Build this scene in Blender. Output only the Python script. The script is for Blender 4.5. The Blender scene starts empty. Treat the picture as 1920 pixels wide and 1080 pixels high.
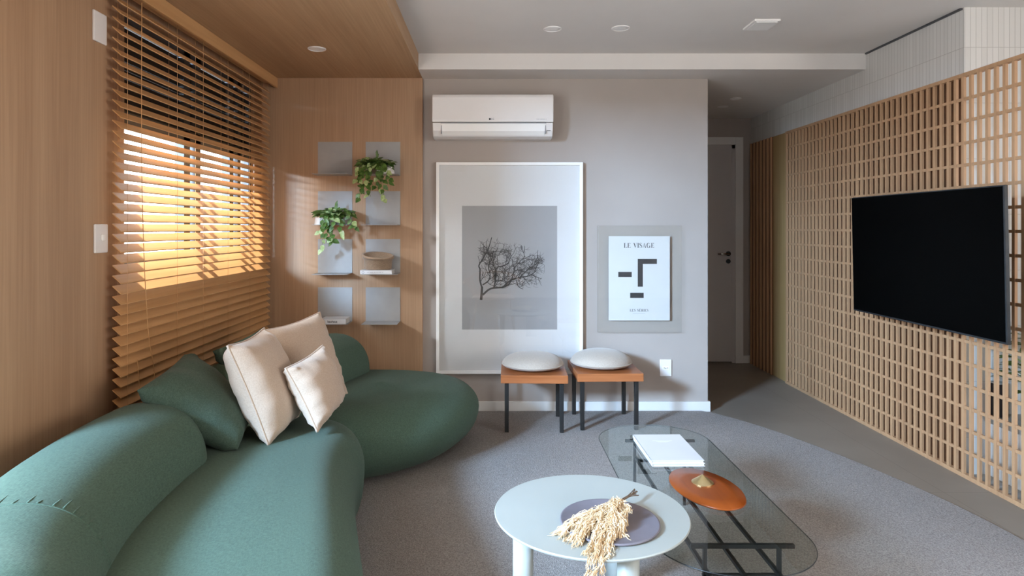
import bpy, bmesh, math, random
from mathutils import Vector, Matrix
C = bpy.context.scene.collection
SC = bpy.context.scene
R = math.radians

# ------------------------------------------------------------------ camera
cam = bpy.data.cameras.new('camera'); co = bpy.data.objects.new('camera', cam); C.objects.link(co)
co.location = (0, 0, 1.325); co.rotation_euler = (R(90), 0, 0)
cam.sensor_width = 36; cam.lens = 36*1215/1920
cam.shift_x = 35/1920; cam.shift_y = -112/1920
cam.clip_start = 0.05
SC.camera = co

# ------------------------------------------------------------------ world, sun, window light, exposure
w = bpy.data.worlds.new('sky'); SC.world = w; w.use_nodes = True
nt = w.node_tree; nt.nodes.clear()
out = nt.nodes.new('ShaderNodeOutputWorld'); bg = nt.nodes.new('ShaderNodeBackground')
tc = nt.nodes.new('ShaderNodeTexCoord'); sep = nt.nodes.new('ShaderNodeSeparateXYZ'); cr = nt.nodes.new('ShaderNodeValToRGB')
nt.links.new(tc.outputs['Generated'], sep.inputs[0]); nt.links.new(sep.outputs['Z'], cr.inputs[0])
nt.links.new(cr.outputs[0], bg.inputs[0]); nt.links.new(bg.outputs[0], out.inputs[0])
cr.color_ramp.elements[0].position = 0.0; cr.color_ramp.elements[0].color = (0.75, 0.76, 0.78, 1)
cr.color_ramp.elements[1].position = 0.5; cr.color_ramp.elements[1].color = (0.80, 0.90, 1.0, 1)
bg.inputs[1].default_value = 8.0

def sun(direction, color, energy, angle):
    l = bpy.data.lights.new('sun', 'SUN'); o = bpy.data.objects.new('sun', l); C.objects.link(o)
    l.color = color; l.energy = energy; l.angle = R(angle)
    o.rotation_euler = Vector(direction).to_track_quat('-Z', 'Y').to_euler()
sun((0.46, 0.02, -0.84), (1.0, 0.91, 0.78), 15.0, 2.5)

def area(name, loc, direction, sx, sy, color, power):
    l = bpy.data.lights.new(name, 'AREA'); l.shape = 'RECTANGLE'; l.size = sx; l.size_y = sy
    l.color = color; l.energy = power
    o = bpy.data.objects.new(name, l); C.objects.link(o); o.location = loc
    o.rotation_euler = Vector(direction).to_track_quat('-Z', 'Y').to_euler()
    return o
# daylight through the balcony door opening left of the camera
area('balcony_daylight', (-1.80, 0.25, 1.25), (1, 0, 0), 3.2, 2.2, (1.0, 0.95, 0.90), 28)
area('balcony_sky_glare', (-3.95, -1.2, 2.6), (3.0, 4.0, -2.0), 0.8, 0.7, (0.46, 0.69, 1.0), 1150)
area('side_window_sky_glare', (-4.0, 2.9, 2.45), (3.0, 1.6, -1.45), 0.45, 0.45, (0.80, 0.88, 1.0), 260)
area('kitchen_side_fill', (4.50, -0.9, 1.55), (-1, 0, 0), 3.4, 1.5, (1.0, 0.94, 0.88), 125)  # added fill from the kitchen side, no window behind it

SC.view_settings.view_transform = 'Standard'; SC.view_settings.look = 'None'
SC.view_settings.gamma = 1; SC.view_settings.use_curve_mapping = False
SC.view_settings.exposure = 0.25
SC.cycles.use_denoising = True
SC.cycles.max_bounces = 10; SC.cycles.diffuse_bounces = 6; SC.cycles.transparent_max_bounces = 16
SC.cycles.sample_clamp_indirect = 6; SC.cycles.caustics_reflective = False; SC.cycles.caustics_refractive = False

# ------------------------------------------------------------------ materials
def lin(h):
    h = h.lstrip('#'); r = []
    for i in (0, 2, 4):
        c = int(h[i:i+2], 16)/255
        r.append(c/12.92 if c <= 0.04045 else ((c+0.055)/1.055)**2.4)
    return (*r, 1)
def base(name, col, rough=0.6, metal=0.0, spec=0.5):
    m = bpy.data.materials.new(name); m.use_nodes = True
    b = m.node_tree.nodes['Principled BSDF']
    b.inputs['Base Color'].default_value = lin(col); b.inputs['Roughness'].default_value = rough
    b.inputs['Metallic'].default_value = metal; b.inputs['Specular IOR Level'].default_value = spec
    return m, m.node_tree, b
def N(t, kind, **kw):
    n = t.nodes.new(kind)
    for k, v in kw.items(): setattr(n, k, v)
    return n
def coords(t, scale=(1, 1, 1), src='Object', rot=(0, 0, 0)):
    c = N(t, 'ShaderNodeTexCoord'); mp = N(t, 'ShaderNodeMapping')
    mp.inputs['Scale'].default_value = scale; mp.inputs['Rotation'].default_value = rot
    t.links.new(c.outputs[src], mp.inputs[0]); return mp.outputs[0]
def bump(t, b, h, strength, dist=0.002):
    n = N(t, 'ShaderNodeBump'); n.inputs['Strength'].default_value = strength; n.inputs['Distance'].default_value = dist
    t.links.new(h, n.inputs['Height']); t.links.new(n.outputs[0], b.inputs['Normal'])
def ramp2(t, fac, c0, c1, p0=0.3, p1=0.7):
    r = N(t, 'ShaderNodeValToRGB'); r.color_ramp.elements[0].position = p0; r.color_ramp.elements[1].position = p1
    r.color_ramp.elements[0].color = lin(c0); r.color_ramp.elements[1].color = lin(c1)
    t.links.new(fac, r.inputs[0]); return r.outputs[0]
def mat_noise(name, c0, c1, rough=0.6, scale=8, metal=0, bs=0.0, bscale=200, spec=0.5, detail=3):
    m, t, b = base(name, c0, rough, metal, spec)
    n = N(t, 'ShaderNodeTexNoise'); n.inputs['Scale'].default_value = scale; n.inputs['Detail'].default_value = detail
    t.links.new(coords(t), n.inputs['Vector'])
    t.links.new(ramp2(t, n.outputs['Fac'], c0, c1), b.inputs['Base Color'])
    if bs:
        k = N(t, 'ShaderNodeTexNoise'); k.inputs['Scale'].default_value = bscale
        t.links.new(coords(t), k.inputs['Vector']); bump(t, b, k.outputs['Fac'], bs)
    return m
def mat_wood(name, c0, c1, axis=2, rough=0.5, fine=70, along=2.2, bs=0.08, spec=0.35):
    """straight-grained veneer, the grain running along the given axis"""
    m, t, b = base(name, c0, rough, 0, spec)
    s = [fine]*3; s[axis] = along
    n = N(t, 'ShaderNodeTexNoise'); n.inputs['Scale'].default_value = 1; n.inputs['Detail'].default_value = 5; n.inputs['Distortion'].default_value = 0.25
    t.links.new(coords(t, s), n.inputs['Vector'])
    s2 = [9]*3; s2[axis] = 0.5
    k = N(t, 'ShaderNodeTexNoise'); k.inputs['Scale'].default_value = 1; k.inputs['Detail'].default_value = 2
    t.links.new(coords(t, s2), k.inputs['Vector'])
    mx = N(t, 'ShaderNodeMath', operation='MULTIPLY_ADD'); mx.inputs[1].default_value = 0.55
    t.links.new(n.outputs['Fac'], mx.inputs[0])
    m2 = N(t, 'ShaderNodeMath', operation='MULTIPLY'); m2.inputs[1].default_value = 0.45
    t.links.new(k.outputs['Fac'], m2.inputs[0]); t.links.new(m2.outputs[0], mx.inputs[2])
    t.links.new(ramp2(t, mx.outputs[0], c0, c1, 0.36, 0.64), b.inputs['Base Color'])
    bump(t, b, n.outputs['Fac'], bs)
    return m
def mat_fabric(name, c0, c1, bs=0.35, wscale=420, rough=0.9, sheen=0.3):
    m, t, b = base(name, c0, rough, 0, 0.2)
    b.inputs['Sheen Weight'].default_value = sheen; b.inputs['Sheen Roughness'].default_value = 0.5
    n = N(t, 'ShaderNodeTexNoise'); n.inputs['Scale'].default_value = 1; n.inputs['Detail'].default_value = 3
    t.links.new(coords(t, (wscale*0.2, wscale, wscale*0.5)), n.inputs['Vector'])
    n2 = N(t, 'ShaderNodeTexNoise'); n2.inputs['Scale'].default_value = 1; n2.inputs['Detail'].default_value = 3
    t.links.new(coords(t, (wscale, wscale*0.2, wscale*0.5)), n2.inputs['Vector'])
    a = N(t, 'ShaderNodeMath', operation='ADD'); t.links.new(n.outputs['Fac'], a.inputs[0]); t.links.new(n2.outputs['Fac'], a.inputs[1])
    h = N(t, 'ShaderNodeMath', operation='MULTIPLY'); h.inputs[1].default_value = 0.5; t.links.new(a.outputs[0], h.inputs[0])
    t.links.new(ramp2(t, h.outputs[0], c0, c1, 0.38, 0.62), b.inputs['Base Color'])
    bump(t, b, h.outputs[0], bs, 0.0015)
    return m
def mat_clear(name, tint=(0.93, 0.96, 0.95, 1), ior=1.5, rough=0.0, boost=1.0):
    m = bpy.data.materials.new(name); m.use_nodes = True; t = m.node_tree; t.nodes.clear()
    o = N(t, 'ShaderNodeOutputMaterial'); mx = N(t, 'ShaderNodeMixShader'); tr = N(t, 'ShaderNodeBsdfTransparent'); g = N(t, 'ShaderNodeBsdfGlossy')
    f = N(t, 'ShaderNodeFresnel'); f.inputs[0].default_value = ior; tr.inputs[0].default_value = tint; g.inputs['Roughness'].default_value = rough
    mu = N(t, 'ShaderNodeMath', operation='MULTIPLY', use_clamp=True); mu.inputs[1].default_value = boost
    geo = N(t, 'ShaderNodeNewGeometry'); fr = N(t, 'ShaderNodeMath', operation='SUBTRACT'); fr.inputs[0].default_value = 1.0; t.links.new(geo.outputs['Backfacing'], fr.inputs[1])
    m3 = N(t, 'ShaderNodeMath', operation='MULTIPLY'); t.links.new(mu.outputs[0], m3.inputs[0]); t.links.new(fr.outputs[0], m3.inputs[1])
    t.links.new(f.outputs[0], mu.inputs[0]); t.links.new(m3.outputs[0], mx.inputs[0]); t.links.new(tr.outputs[0], mx.inputs[1]); t.links.new(g.outputs[0], mx.inputs[2]); t.links.new(mx.outputs[0], o.inputs[0])
    return m

M = {}
M['oak_v'] = mat_wood('oak_veneer_upright', '#A07E62', '#B19072', 2, fine=110)
M['oak_y'] = mat_wood('oak_veneer_lengthwise', '#A38262', '#B59473', 1, fine=110)
M['blind'] = mat_wood('blind_wood', '#BF9060', '#CE9F6E', 1, rough=0.42, fine=60, along=1.5, spec=0.4)
M['lattice'] = mat_wood('lattice_wood', '#A88160', '#B8916D', 2, rough=0.55, fine=60)
M['lattice_back'] = mat_wood('dark_backing_wood', '#65412A', '#754D33', 2)  # brown backing wood, darkened for the shade between the battens
M['jamb'] = mat_wood('jamb_wood', '#94754A', '#A5855A', 2)
M['stool'] = mat_wood('stool_wood', '#94562F', '#A9683F', 0, rough=0.38, fine=50, along=3)
M['disc'] = mat_wood('disc_wood', '#843E12', '#96491A', 1, rough=0.28, fine=45, along=4)
M['grey_wall'] = mat_noise('greige_paint', '#A69C95', '#AAA099', 0.85, 3, bs=0.03, bscale=300)
M['ceiling'] = mat_noise('ceiling_paint', '#D4CFCB', '#D8D3CF', 0.9, 3)
M['white_paint'] = mat_noise('white_paint', '#DAD8D5', '#DEDCDA', 0.5, 3)
M['door'] = mat_noise('door_lacquer', '#BAB5B5', '#BEB9B8', 0.5, 3)
M['white_plastic'] = mat_noise('white_plastic', '#E2DEDC', '#E6E2E0', 0.35, 4)
M['frame_white'] = mat_noise('white_lacquer_frame', '#EDEBE8', '#F1EFED', 0.4, 4)
M['paper'] = mat_noise('white_paper', '#C8C7C5', '#CCCBC9', 0.8, 4)
M['mat_board'] = mat_noise('white_mat_board', '#E8E8E8', '#ECECEC', 0.8, 4)
M['print'] = mat_noise('grey_photo_print', '#A4A4A5', '#B0B0B2', 0.6, 1.2)
M['ink'] = mat_noise('black_ink', '#1E1E20', '#26262A', 0.7, 20)
M['book_cloth'] = mat_noise('white_book_cloth', '#D2D2D4', '#D8D8DA', 0.6, 4)
M['pages'] = mat_noise('book_pages', '#BDBBB8', '#C6C4C1', 0.8, 90)
M['ink_soft'] = mat_noise('grey_ink', '#8A8A90', '#9A9AA0', 0.7, 20)
M['black_metal'] = mat_noise('black_metal', '#131313', '#1A1A1A', 0.45, 30)
M['shelf'] = mat_noise('grey_lacquered_steel', '#9A9998', '#A1A09F', 0.5, 10, metal=0.0)
M['green'] = mat_fabric('green_linen', '#3F5247', '#4E6457', sheen=0.05)
M['green_dark'] = mat_fabric('dark_green_linen', '#38493F', '#48594E', bs=0.25, sheen=0.05)
M['beige'] = mat_fabric('beige_linen', '#B29D8B', '#BFAB99', bs=0.25)
M['cream'] = mat_fabric('cream_linen', '#A5998D', '#B2A69A', bs=0.2)
M['glass'] = mat_clear('table_glass', (0.86, 0.90, 0.885, 1), 1.5)
M['pane'] = mat_clear('picture_glass', (0.95, 0.95, 0.95, 1), 1.5, boost=1.7)
M['window_glass'] = mat_clear('window_glass', (0.95, 0.97, 0.97, 1), 1.4)
M['acrylic'] = mat_clear('acrylic', (0.955, 0.96, 0.955, 1), 1.45)
M['white_table'] = mat_noise('white_table_lacquer', '#A6ABA7', '#ACB1AD', 0.42, 3)
M['clay'] = mat_noise('grey_clay', '#6D6870', '#7A757E', 0.7, 9, bs=0.1, bscale=60)
M['brass'] = mat_noise('brushed_brass', '#D8C08A', '#E4CE9C', 0.3, 30, metal=0.9)
M['grass'] = mat_noise('dried_grass', '#DCC29A', '#F0DDBE', 0.9, 40)
M['twig'] = mat_noise('dry_twig', '#5E4A3A', '#75604C', 0.8, 60)
M['leaf'] = mat_noise('pothos_leaf', '#2F4A1C', '#62803A', 0.42, 30)
M['leaf_light'] = mat_noise('variegated_leaf', '#7F9A52', '#B9C492', 0.45, 60)
M['stem'] = mat_noise('green_stem', '#5C7038', '#74884A', 0.6, 30)
M['felt'] = mat_fabric('taupe_felt', '#8C7560', '#9C846D', bs=0.3, wscale=300)
M['screen'] = mat_noise('black_screen', '#010101', '#020202', 0.5, 2, spec=0.04)
M['tv_edge'] = mat_noise('dark_grey_bezel', '#2A2C2E', '#34373A', 0.35, 20, metal=0.4)
M['dark_frame'] = mat_noise('anthracite_aluminium', '#3A3C40', '#45474B', 0.5, 20)
M['shutter'] = mat_noise('black_shutter', '#0C0C0E', '#141416', 0.6, 20)
M['chrome'] = mat_noise('satin_nickel', '#B8B4AE', '#C4C0BA', 0.25, 30, metal=1.0)
M['lens'] = mat_noise('frosted_lamp_lens', '#E6E4E2', '#EAE8E6', 0.4, 10)
M['red_black'] = mat_noise('dark_stained_crate', '#180C0A', '#22110D', 0.6, 20)
M['counter'] = mat_noise('grey_stone_top', '#8A8883', '#96948F', 0.5, 14)
M['soil'] = mat_noise('soil', '#2A1E16', '#3A2A20', 0.95, 60)

def mk_tile():
    m, t, b = base('white_finger_tile', '#C6C3BF', 0.45)
    c = N(t, 'ShaderNodeTexCoord'); s = N(t, 'ShaderNodeSeparateXYZ'); t.links.new(c.outputs['Object'], s.inputs[0])
    ad = N(t, 'ShaderNodeMath', operation='ADD'); t.links.new(s.outputs['X'], ad.inputs[0]); t.links.new(s.outputs['Y'], ad.inputs[1])
    cb = N(t, 'ShaderNodeCombineXYZ'); t.links.new(s.outputs['Z'], cb.inputs[0]); t.links.new(ad.outputs[0], cb.inputs[1])
    br = N(t, 'ShaderNodeTexBrick'); br.offset = 0.0; br.squash = 1.0
    br.inputs['Scale'].default_value = 1.0; br.inputs['Brick Width'].default_value = 0.30; br.inputs['Row Height'].default_value = 0.030
    br.inputs['Mortar Size'].default_value = 0.0016; br.inputs['Mortar Smooth'].default_value = 0.3; br.inputs['Bias'].default_value = 0.0
    br.inputs['Color1'].default_value = lin('#CBC8C4'); br.inputs['Color2'].default_value = lin('#C3C0BC'); br.inputs['Mortar'].default_value = lin('#AAA6A1')
    mp = N(t, 'ShaderNodeMapping'); mp.inputs['Location'].default_value = (0.10, 0, 0)
    t.links.new(cb.outputs[0], mp.inputs[0]); t.links.new(mp.outputs[0], br.inputs['Vector'])
    t.links.new(br.outputs['Color'], b.inputs['Base Color'])
    inv = N(t, 'ShaderNodeMath', operation='SUBTRACT'); inv.inputs[0].default_value = 1; t.links.new(br.outputs['Fac'], inv.inputs[1])
    bump(t, b, inv.outputs[0], 0.5, 0.002); return m
M['tile'] = mk_tile()
def mk_floor():
    m, t, b = base('porcelain_floor_tile', '#7E756C', 0.42)
    br = N(t, 'ShaderNodeTexBrick'); br.offset = 0.0
    br.inputs['Scale'].default_value = 1; br.inputs['Brick Width'].default_value = 1.2; br.inputs['Row Height'].default_value = 1.2
    br.inputs['Mortar Size'].default_value = 0.0018; br.inputs['Color1'].default_value = (1, 1, 1, 1); br.inputs['Color2'].default_value = (1, 1, 1, 1); br.inputs['Mortar'].default_value = (0.7, 0.7, 0.7, 1)
    mp = N(t, 'ShaderNodeMapping'); mp.inputs['Location'].default_value = (0.14, 0.35, 0)
    c = N(t, 'ShaderNodeTexCoord'); t.links.new(c.outputs['Object'], mp.inputs[0]); t.links.new(mp.outputs[0], br.inputs['Vector'])
    n = N(t, 'ShaderNodeTexNoise'); n.inputs['Scale'].default_value = 2.5; n.inputs['Detail'].default_value = 4; t.links.new(coords(t), n.inputs['Vector'])
    mx = N(t, 'ShaderNodeMixRGB', blend_type='MULTIPLY'); mx.inputs[0].default_value = 1
    t.links.new(ramp2(t, n.outputs['Fac'], '#81786E', '#8B8278'), mx.inputs[1]); t.links.new(br.outputs['Color'], mx.inputs[2]); t.links.new(mx.outputs[0], b.inputs['Base Color'])
    return m
M['floor'] = mk_floor()
def mk_rug():
    m, t, b = base('grey_carpet', '#8A8686', 0.97, 0, 0.1)
    n = N(t, 'ShaderNodeTexNoise'); n.inputs['Scale'].default_value = 170; n.inputs['Detail'].default_value = 3; t.links.new(coords(t), n.inputs['Vector'])
    k = N(t, 'ShaderNodeTexVoronoi'); k.inputs['Scale'].default_value = 230; t.links.new(coords(t), k.inputs['Vector'])
    t.links.new(ramp2(t, n.outputs['Fac'], '#7E7977', '#ABA5A2', 0.3, 0.7), b.inputs['Base Color'])
    bump(t, b, k.outputs['Distance'], 0.6, 0.004); return m
M['rug'] = mk_rug()

# ------------------------------------------------------------------ mesh helpers
def link(name, bm, mat, parent=None, smooth=False, bevel=0.0, seg=2):
    bmesh.ops.recalc_face_normals(bm, faces=bm.faces)
    me = bpy.data.meshes.new(name); bm.to_mesh(me); bm.free()
    o = bpy.data.objects.new(name, me); C.objects.link(o)
    mats = mat if isinstance(mat, (list, tuple)) else [mat]
    for x in mats: me.materials.append(M[x] if isinstance(x, str) else x)
    if smooth:
        for p in me.polygons: p.use_smooth = True
    if bevel:
        b = o.modifiers.new('bevel', 'BEVEL'); b.width = bevel; b.segments = seg; b.limit_method = 'ANGLE'; b.angle_limit = R(35)
    if parent:
        o.parent = parent; o.matrix_parent_inverse = Matrix.Translation(-parent.location)
    return o
def thing(name, label, cat, loc=(0, 0, 0), group=None):
    o = bpy.data.objects.new(name, None); C.objects.link(o); o.location = loc; o.empty_display_size = 0.05
    o['label'] = label; o['category'] = cat
    if group: o['group'] = group
    return o
def tag(o, label, cat, group=None):
    o['label'] = label; o['category'] = cat
    if group: o['group'] = group
    return o
def struct(name, bm, mat, parent=None, **kw):
    o = link(name, bm, mat, parent, **kw)
    if not parent: o['kind'] = 'structure'
    return o
def box(bm, x0, x1, y0, y1, z0, z1, rot=0, c=None):
    v = [bm.verts.new((x, y, z)) for z in (z0, z1) for y in (y0, y1) for x in (x0, x1)]
    for f in ((0, 1, 3, 2), (4, 5, 7, 6), (0, 1, 5, 4), (2, 3, 7, 6), (0, 2, 6, 4), (1, 3, 7, 5)): bm.faces.new([v[i] for i in f])
    if rot:
        c = Vector(c) if c else Vector(((x0+x1)/2, (y0+y1)/2, (z0+z1)/2))
        bmesh.ops.rotate(bm, verts=v, cent=c, matrix=Matrix.Rotation(rot, 3, 'Z'))
    return v
def B(*a, **k):
    bm = bmesh.new(); box(bm, *a, **k); return bm
def tube(bm, pts, r, seg=8, cap=True):
    pts = [Vector(p) for p in pts]; n = len(pts); rings = []
    up = None
    for i, p in enumerate(pts):
        d = (pts[min(i+1, n-1)]-pts[max(i-1, 0)]).normalized()
        if up is None:
            up = Vector((0, 0, 1)) if abs(d.z) < 0.9 else Vector((1, 0, 0))
        s = d.cross(up).normalized(); u = s.cross(d).normalized(); up = u
        rr = r[i] if isinstance(r, (list, tuple)) else r
        rings.append([bm.verts.new(p+s*math.cos(2*math.pi*k/seg)*rr+u*math.sin(2*math.pi*k/seg)*rr) for k in range(seg)])
    for a, b in zip(rings, rings[1:]):
        for k in range(seg): bm.faces.new((a[k], a[(k+1) % seg], b[(k+1) % seg], b[k]))
    if cap:
        bm.faces.new(rings[0]); bm.faces.new(rings[-1])
def lathe(bm, prof, c=(0, 0, 0), seg=48, sx=1, sy=1, rot=0):
    """prof: list of (radius, z); closed solid of revolution"""
    rings = []
    for r, z in prof:
        if r < 1e-6: rings.append([bm.verts.new((c[0], c[1], c[2]+z))])
        else:
            ring = []
            for k in range(seg):
                a = 2*math.pi*k/seg; x = math.cos(a)*r*sx; y = math.sin(a)*r*sy
                ring.append(bm.verts.new((c[0]+x*math.cos(rot)-y*math.sin(rot), c[1]+x*math.sin(rot)+y*math.cos(rot), c[2]+z)))
            rings.append(ring)
    for a, b in zip(rings, rings[1:]):
        for k in range(seg):
            k2 = (k+1) % seg
            if len(a) == 1 and len(b) == 1: continue
            if len(a) == 1: bm.faces.new((a[0], b[k], b[k2]))
            elif len(b) == 1: bm.faces.new((a[k], a[k2], b[0]))
            else: bm.faces.new((a[k], a[k2], b[k2], b[k]))
def spline(pts, n=8, closed=True):
    P = [Vector(p) for p in pts]; m = len(P); out = []
    rng = range(m) if closed else range(m-1)
    for i in rng:
        g = (lambda j: P[j % m]) if closed else (lambda j: P[max(0, min(m-1, j))])
        p0, p1, p2, p3 = g(i-1), g(i), g(i+1), g(i+2)
        for k in range(n):
            t = k/n
            out.append(0.5*((2*p1)+(-p0+p2)*t+(2*p0-5*p1+4*p2-p3)*t*t+(-p0+3*p1-3*p2+p3)*t**3))
    if not closed: out.append(P[-1])
    return out
def loops_mesh(bm, rings, cap_lo=True, cap_hi=True):
    R_ = [[bm.verts.new(p) for p in r] for r in rings]; n = len(R_[0])
    for a, b in zip(R_, R_[1:]):
        for k in range(n): bm.faces.new((a[k], a[(k+1) % n], b[(k+1) % n], b[k]))
    if cap_lo: bm.faces.new(R_[0])
    if cap_hi: bm.faces.new(R_[-1])
def prism(bm, pts, z0, z1):
    loops_mesh(bm, [[Vector((p[0], p[1], z0)) for p in pts], [Vector((p[0], p[1], z1)) for p in pts]])

# ------------------------------------------------------------------ room shell
XL, YB, H, HS = -1.66, 4.694, 2.515, 2.406
LX = 2.50          # room face of the lattice
TX = 2.535         # tiled wall plane
YD = 6.38          # door wall
struct('floor', B(-1.8, 4.8, -3.2, 6.6, -0.1, 0.0), 'floor')
# left wall with the window and the balcony opening
bm = bmesh.new()
box(bm, XL-0.16, XL, 1.88, 2.915, 0, HS+0.1)
box(bm, XL-0.16, XL, 4.50, 4.85, 0, HS+0.1)
box(bm, XL-0.16, XL, 2.915, 4.50, 0, 1.15)
box(bm, XL-0.16, XL, 2.915, 4.50, 2.30, HS+0.1)
box(bm, XL-0.16, XL, -3.2, -1.4, 0, H+0.1)
box(bm, XL-0.16, XL, -1.4, 1.88, 2.32, H+0.1)
struct('wall_left', bm, 'oak_v')
struct('wall_back', B(-1.8, -0.51, YB-0.03, YB+0.15, 0, HS+0.1), 'oak_v')
bm = bmesh.new(); box(bm, -0.51, 1.553, YB, YD+0.1, 0, HS+0.05)
struct('wall_grey', bm, 'grey_wall')
bm = bmesh.new()
box(bm, 1.553, 1.60, YD, YD+0.12, 0, HS+0.05); box(bm, 2.37, TX+0.1, YD, YD+0.12, 0, HS+0.05); box(bm, 1.60, 2.37, YD, YD+0.12, 2.15, HS+0.05)
struct('wall_corridor', bm, 'grey_wall')
struct('door_light_blocker', B(1.5, TX+0.14, YD+0.14, YD+0.2, 0, H), 'grey_wall')  # unseen blocker added so no sky light leaks under the door
struct('wall_right', B(TX, TX+0.14, 3.49, YD+0.1, 0, H+0.05), 'tile')
struct('wall_kitchen', B(TX+0.14, 4.7, 3.49, 3.63, 0, H+0.05), 'tile')
struct('wall_kitchen_side', B(4.6, 4.75, -3.2, 3.63, 0, H+0.05), 'white_paint')
struct('wall_rear', B(-1.8, 4.75, -3.2, -3.05, 0, H+0.05), 'white_paint')
# ceilings
bm = bmesh.new(); box(bm, -0.51, 4.75, -3.2, 4.41, H, H+0.12)
box(bm, -0.51, TX, 4.41, YD+0.1, HS, H+0.12)
struct('ceiling', bm, 'ceiling')
struct('ceiling_wood', B(XL-0.16, -0.51, -3.2, 4.85, HS, H+0.13), 'oak_y')
struct('shadow_gap_strip_1', B(TX-0.012, TX+0.002, 3.50, 4.40, H-0.010, H+0.001), 'dark_frame')  # dark strip stands in for the shadow gap under the ceiling
# baseboards
struct('baseboard_back', B(-0.50, 1.568, YB-0.015, YB+0.002, 0, 0.073), 'white_paint', bevel=0.002)
struct('baseboard_corridor', B(1.553, 1.568, YB+0.002, YD, 0, 0.073), 'white_paint', bevel=0.002)
struct('baseboard_door', B(2.455, TX-0.0, YD-0.015, YD+0.002, 0, 0.073), 'white_paint', bevel=0.002)

# window behind the blind
win = bmesh.new(); xw = XL-0.055
for y0, y1 in ((2.915, 2.94), (3.53, 3.60), (3.67, 3.73), (4.14, 4.20), (4.27, 4.32), (4.46, 4.50)): box(win, xw-0.02, xw+0.03, y0, y1, 1.15, 2.30)
for z0, z1 in ((1.15, 1.17), (1.80, 1.86), (2.26, 2.30)): box(win, xw-0.02, xw+0.03, 2.94, 4.46, z0, z1)
wf = struct('window_1', win, 'dark_frame')
struct('window_pane', B(xw+0.002, xw+0.006, 2.94, 4.46, 1.17, 1.80), 'window_glass', wf)
bm = bmesh.new()
for i in range(10): box(bm, xw-0.015, xw+0.004, 2.94, 4.46, 1.862+i*0.0395, 1.862+i*0.0395+0.036)
struct('window_shutter', bm, 'shutter', wf)
struct('window_sill', B(XL-0.16, XL+0.0, 2.915, 4.50, 1.145, 1.155), 'white_paint', wf)
# balcony door left of the camera
bd = bmesh.new(); xb = XL-0.08
for y0, y1 in ((-1.40, -1.35), (0.22, 0.28), (1.83, 1.88)): box(bd, xb-0.02, xb+0.03, y0, y1, 0.0, 2.32)
for z0, z1 in ((0.0, 0.05), (2.27, 2.32)): box(bd, xb-0.02, xb+0.03, -1.40, 1.88, z0, z1)
bdo = struct('door_2', bd, 'dark_frame')
struct('door_pane', B(xb, xb+0.005, -1.35, 1.83, 0.05, 2.27), 'window_glass', bdo)

struct('sun_blocking_slab', B(-2.65, XL-0.161, -2.2, 2.35, 2.46, 2.60), 'white_paint')  # unseen slab added outside to keep the sun out of the balcony opening
# corridor door
dr = struct('door_1', B(1.60, 2.375, YD-0.004, YD+0.036, 0.012, 2.14), 'door', bevel=0.003)
bm = bmesh.new(); box(bm, 2.378, 2.455, YD-0.02, YD+0.02, 0, 2.22); box(bm, 1.562, 2.378, YD-0.02, YD+0.02, 2.145, 2.22)
struct('door_frame', bm, 'white_paint', dr, bevel=0.003)
bm = bmesh.new(); box(bm, 2.345, 2.378, YD-0.008, YD-0.004, 0.0, 2.145); box(bm, 1.562, 2.378, YD-0.008, YD-0.003, 2.11, 2.145)
struct('door_stop', bm, 'door', dr)
bm = bmesh.new()
hx, hz = 2.31, 1.075
def disc_y(bm, x, y0, y1, z, r, seg=24): tube(bm, [(x, y0, z), (x, y1, z)], r, seg)
disc_y(bm, hx, YD-0.004, YD-0.016, hz, 0.024); disc_y(bm, hx, YD-0.016, YD-0.05, hz, 0.010)
disc_y(bm, hx, YD-0.004, YD-0.014, hz-0.075, 0.022)
hd = struct('door_handle', bm, 'black_metal', dr, smooth=False)
bm = bmesh.new(); tube(bm, [(hx+0.004, YD-0.05, hz), (hx-0.06, YD-0.052, hz), (hx-0.115, YD-0.048, hz)], [0.010, 0.009, 0.010], 10)
o = link('handle_lever', bm, 'chrome', hd, smooth=True); o['label'] = 'satin metal lever'

# ------------------------------------------------------------------ lattice screen
lat = thing('wooden_lattice_screen', 'tall light oak lattice screen of upright battens and short crosspieces along the right wall', 'room divider', (LX, 4.0, 0))
YE = 5.545; Y0 = 2.05
bm = bmesh.new(); y = YE-0.012; k = 0
while y > Y0:
    box(bm, LX, LX+0.014, y-0.009, y+0.009, 0.022, 2.13); y -= 0.0562
link('battens', bm, 'lattice', lat)
bm = bmesh.new()
for k in range(17):
    z = 2.012-0.117*k; box(bm, LX+0.003, LX+0.014, Y0, YE, z-0.008, z+0.008)
link('crosspieces', bm, 'lattice', lat)
link('top_rail', B(LX-0.002, LX+0.026, Y0, YE, 2.13, 2.15), 'lattice', lat)
link('bottom_rail', B(LX-0.002, LX+0.026, Y0, YE, 0.0, 0.022), 'lattice', lat)
o = link('backing_panel', B(LX+0.0265, TX+0.000, 3.50, YE, 0.0, 2.15), 'lattice_back', lat); o['label'] = 'darker brown backing panel'
# pocket door jamb and the batten panel in the corridor
jm = link('sliding_door_panel', B(LX+0.022, LX+0.034, YE+0.002, 5.84, 0, 2.15), 'jamb')
tag(jm, 'plain olive-brown wooden sliding door leaf between the lattice and the corridor battens', 'door')
bp = thing('batten_panel', 'dark corridor wall panel of narrow upright wooden battens beside the white door', 'wall panel', (LX, 6.1, 0))
bm = bmesh.new(); y = 5.86
while y < YD-0.05: box(bm, LX+0.010, LX+0.0225, y, y+0.022, 0.0, 2.15); y += 0.076
link('battens', bm, 'lattice', bp)
link('backing', B(LX+0.0225, LX+0.031, 5.842, YD-0.022, 0, 2.15), 'lattice_back', bp)

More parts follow.
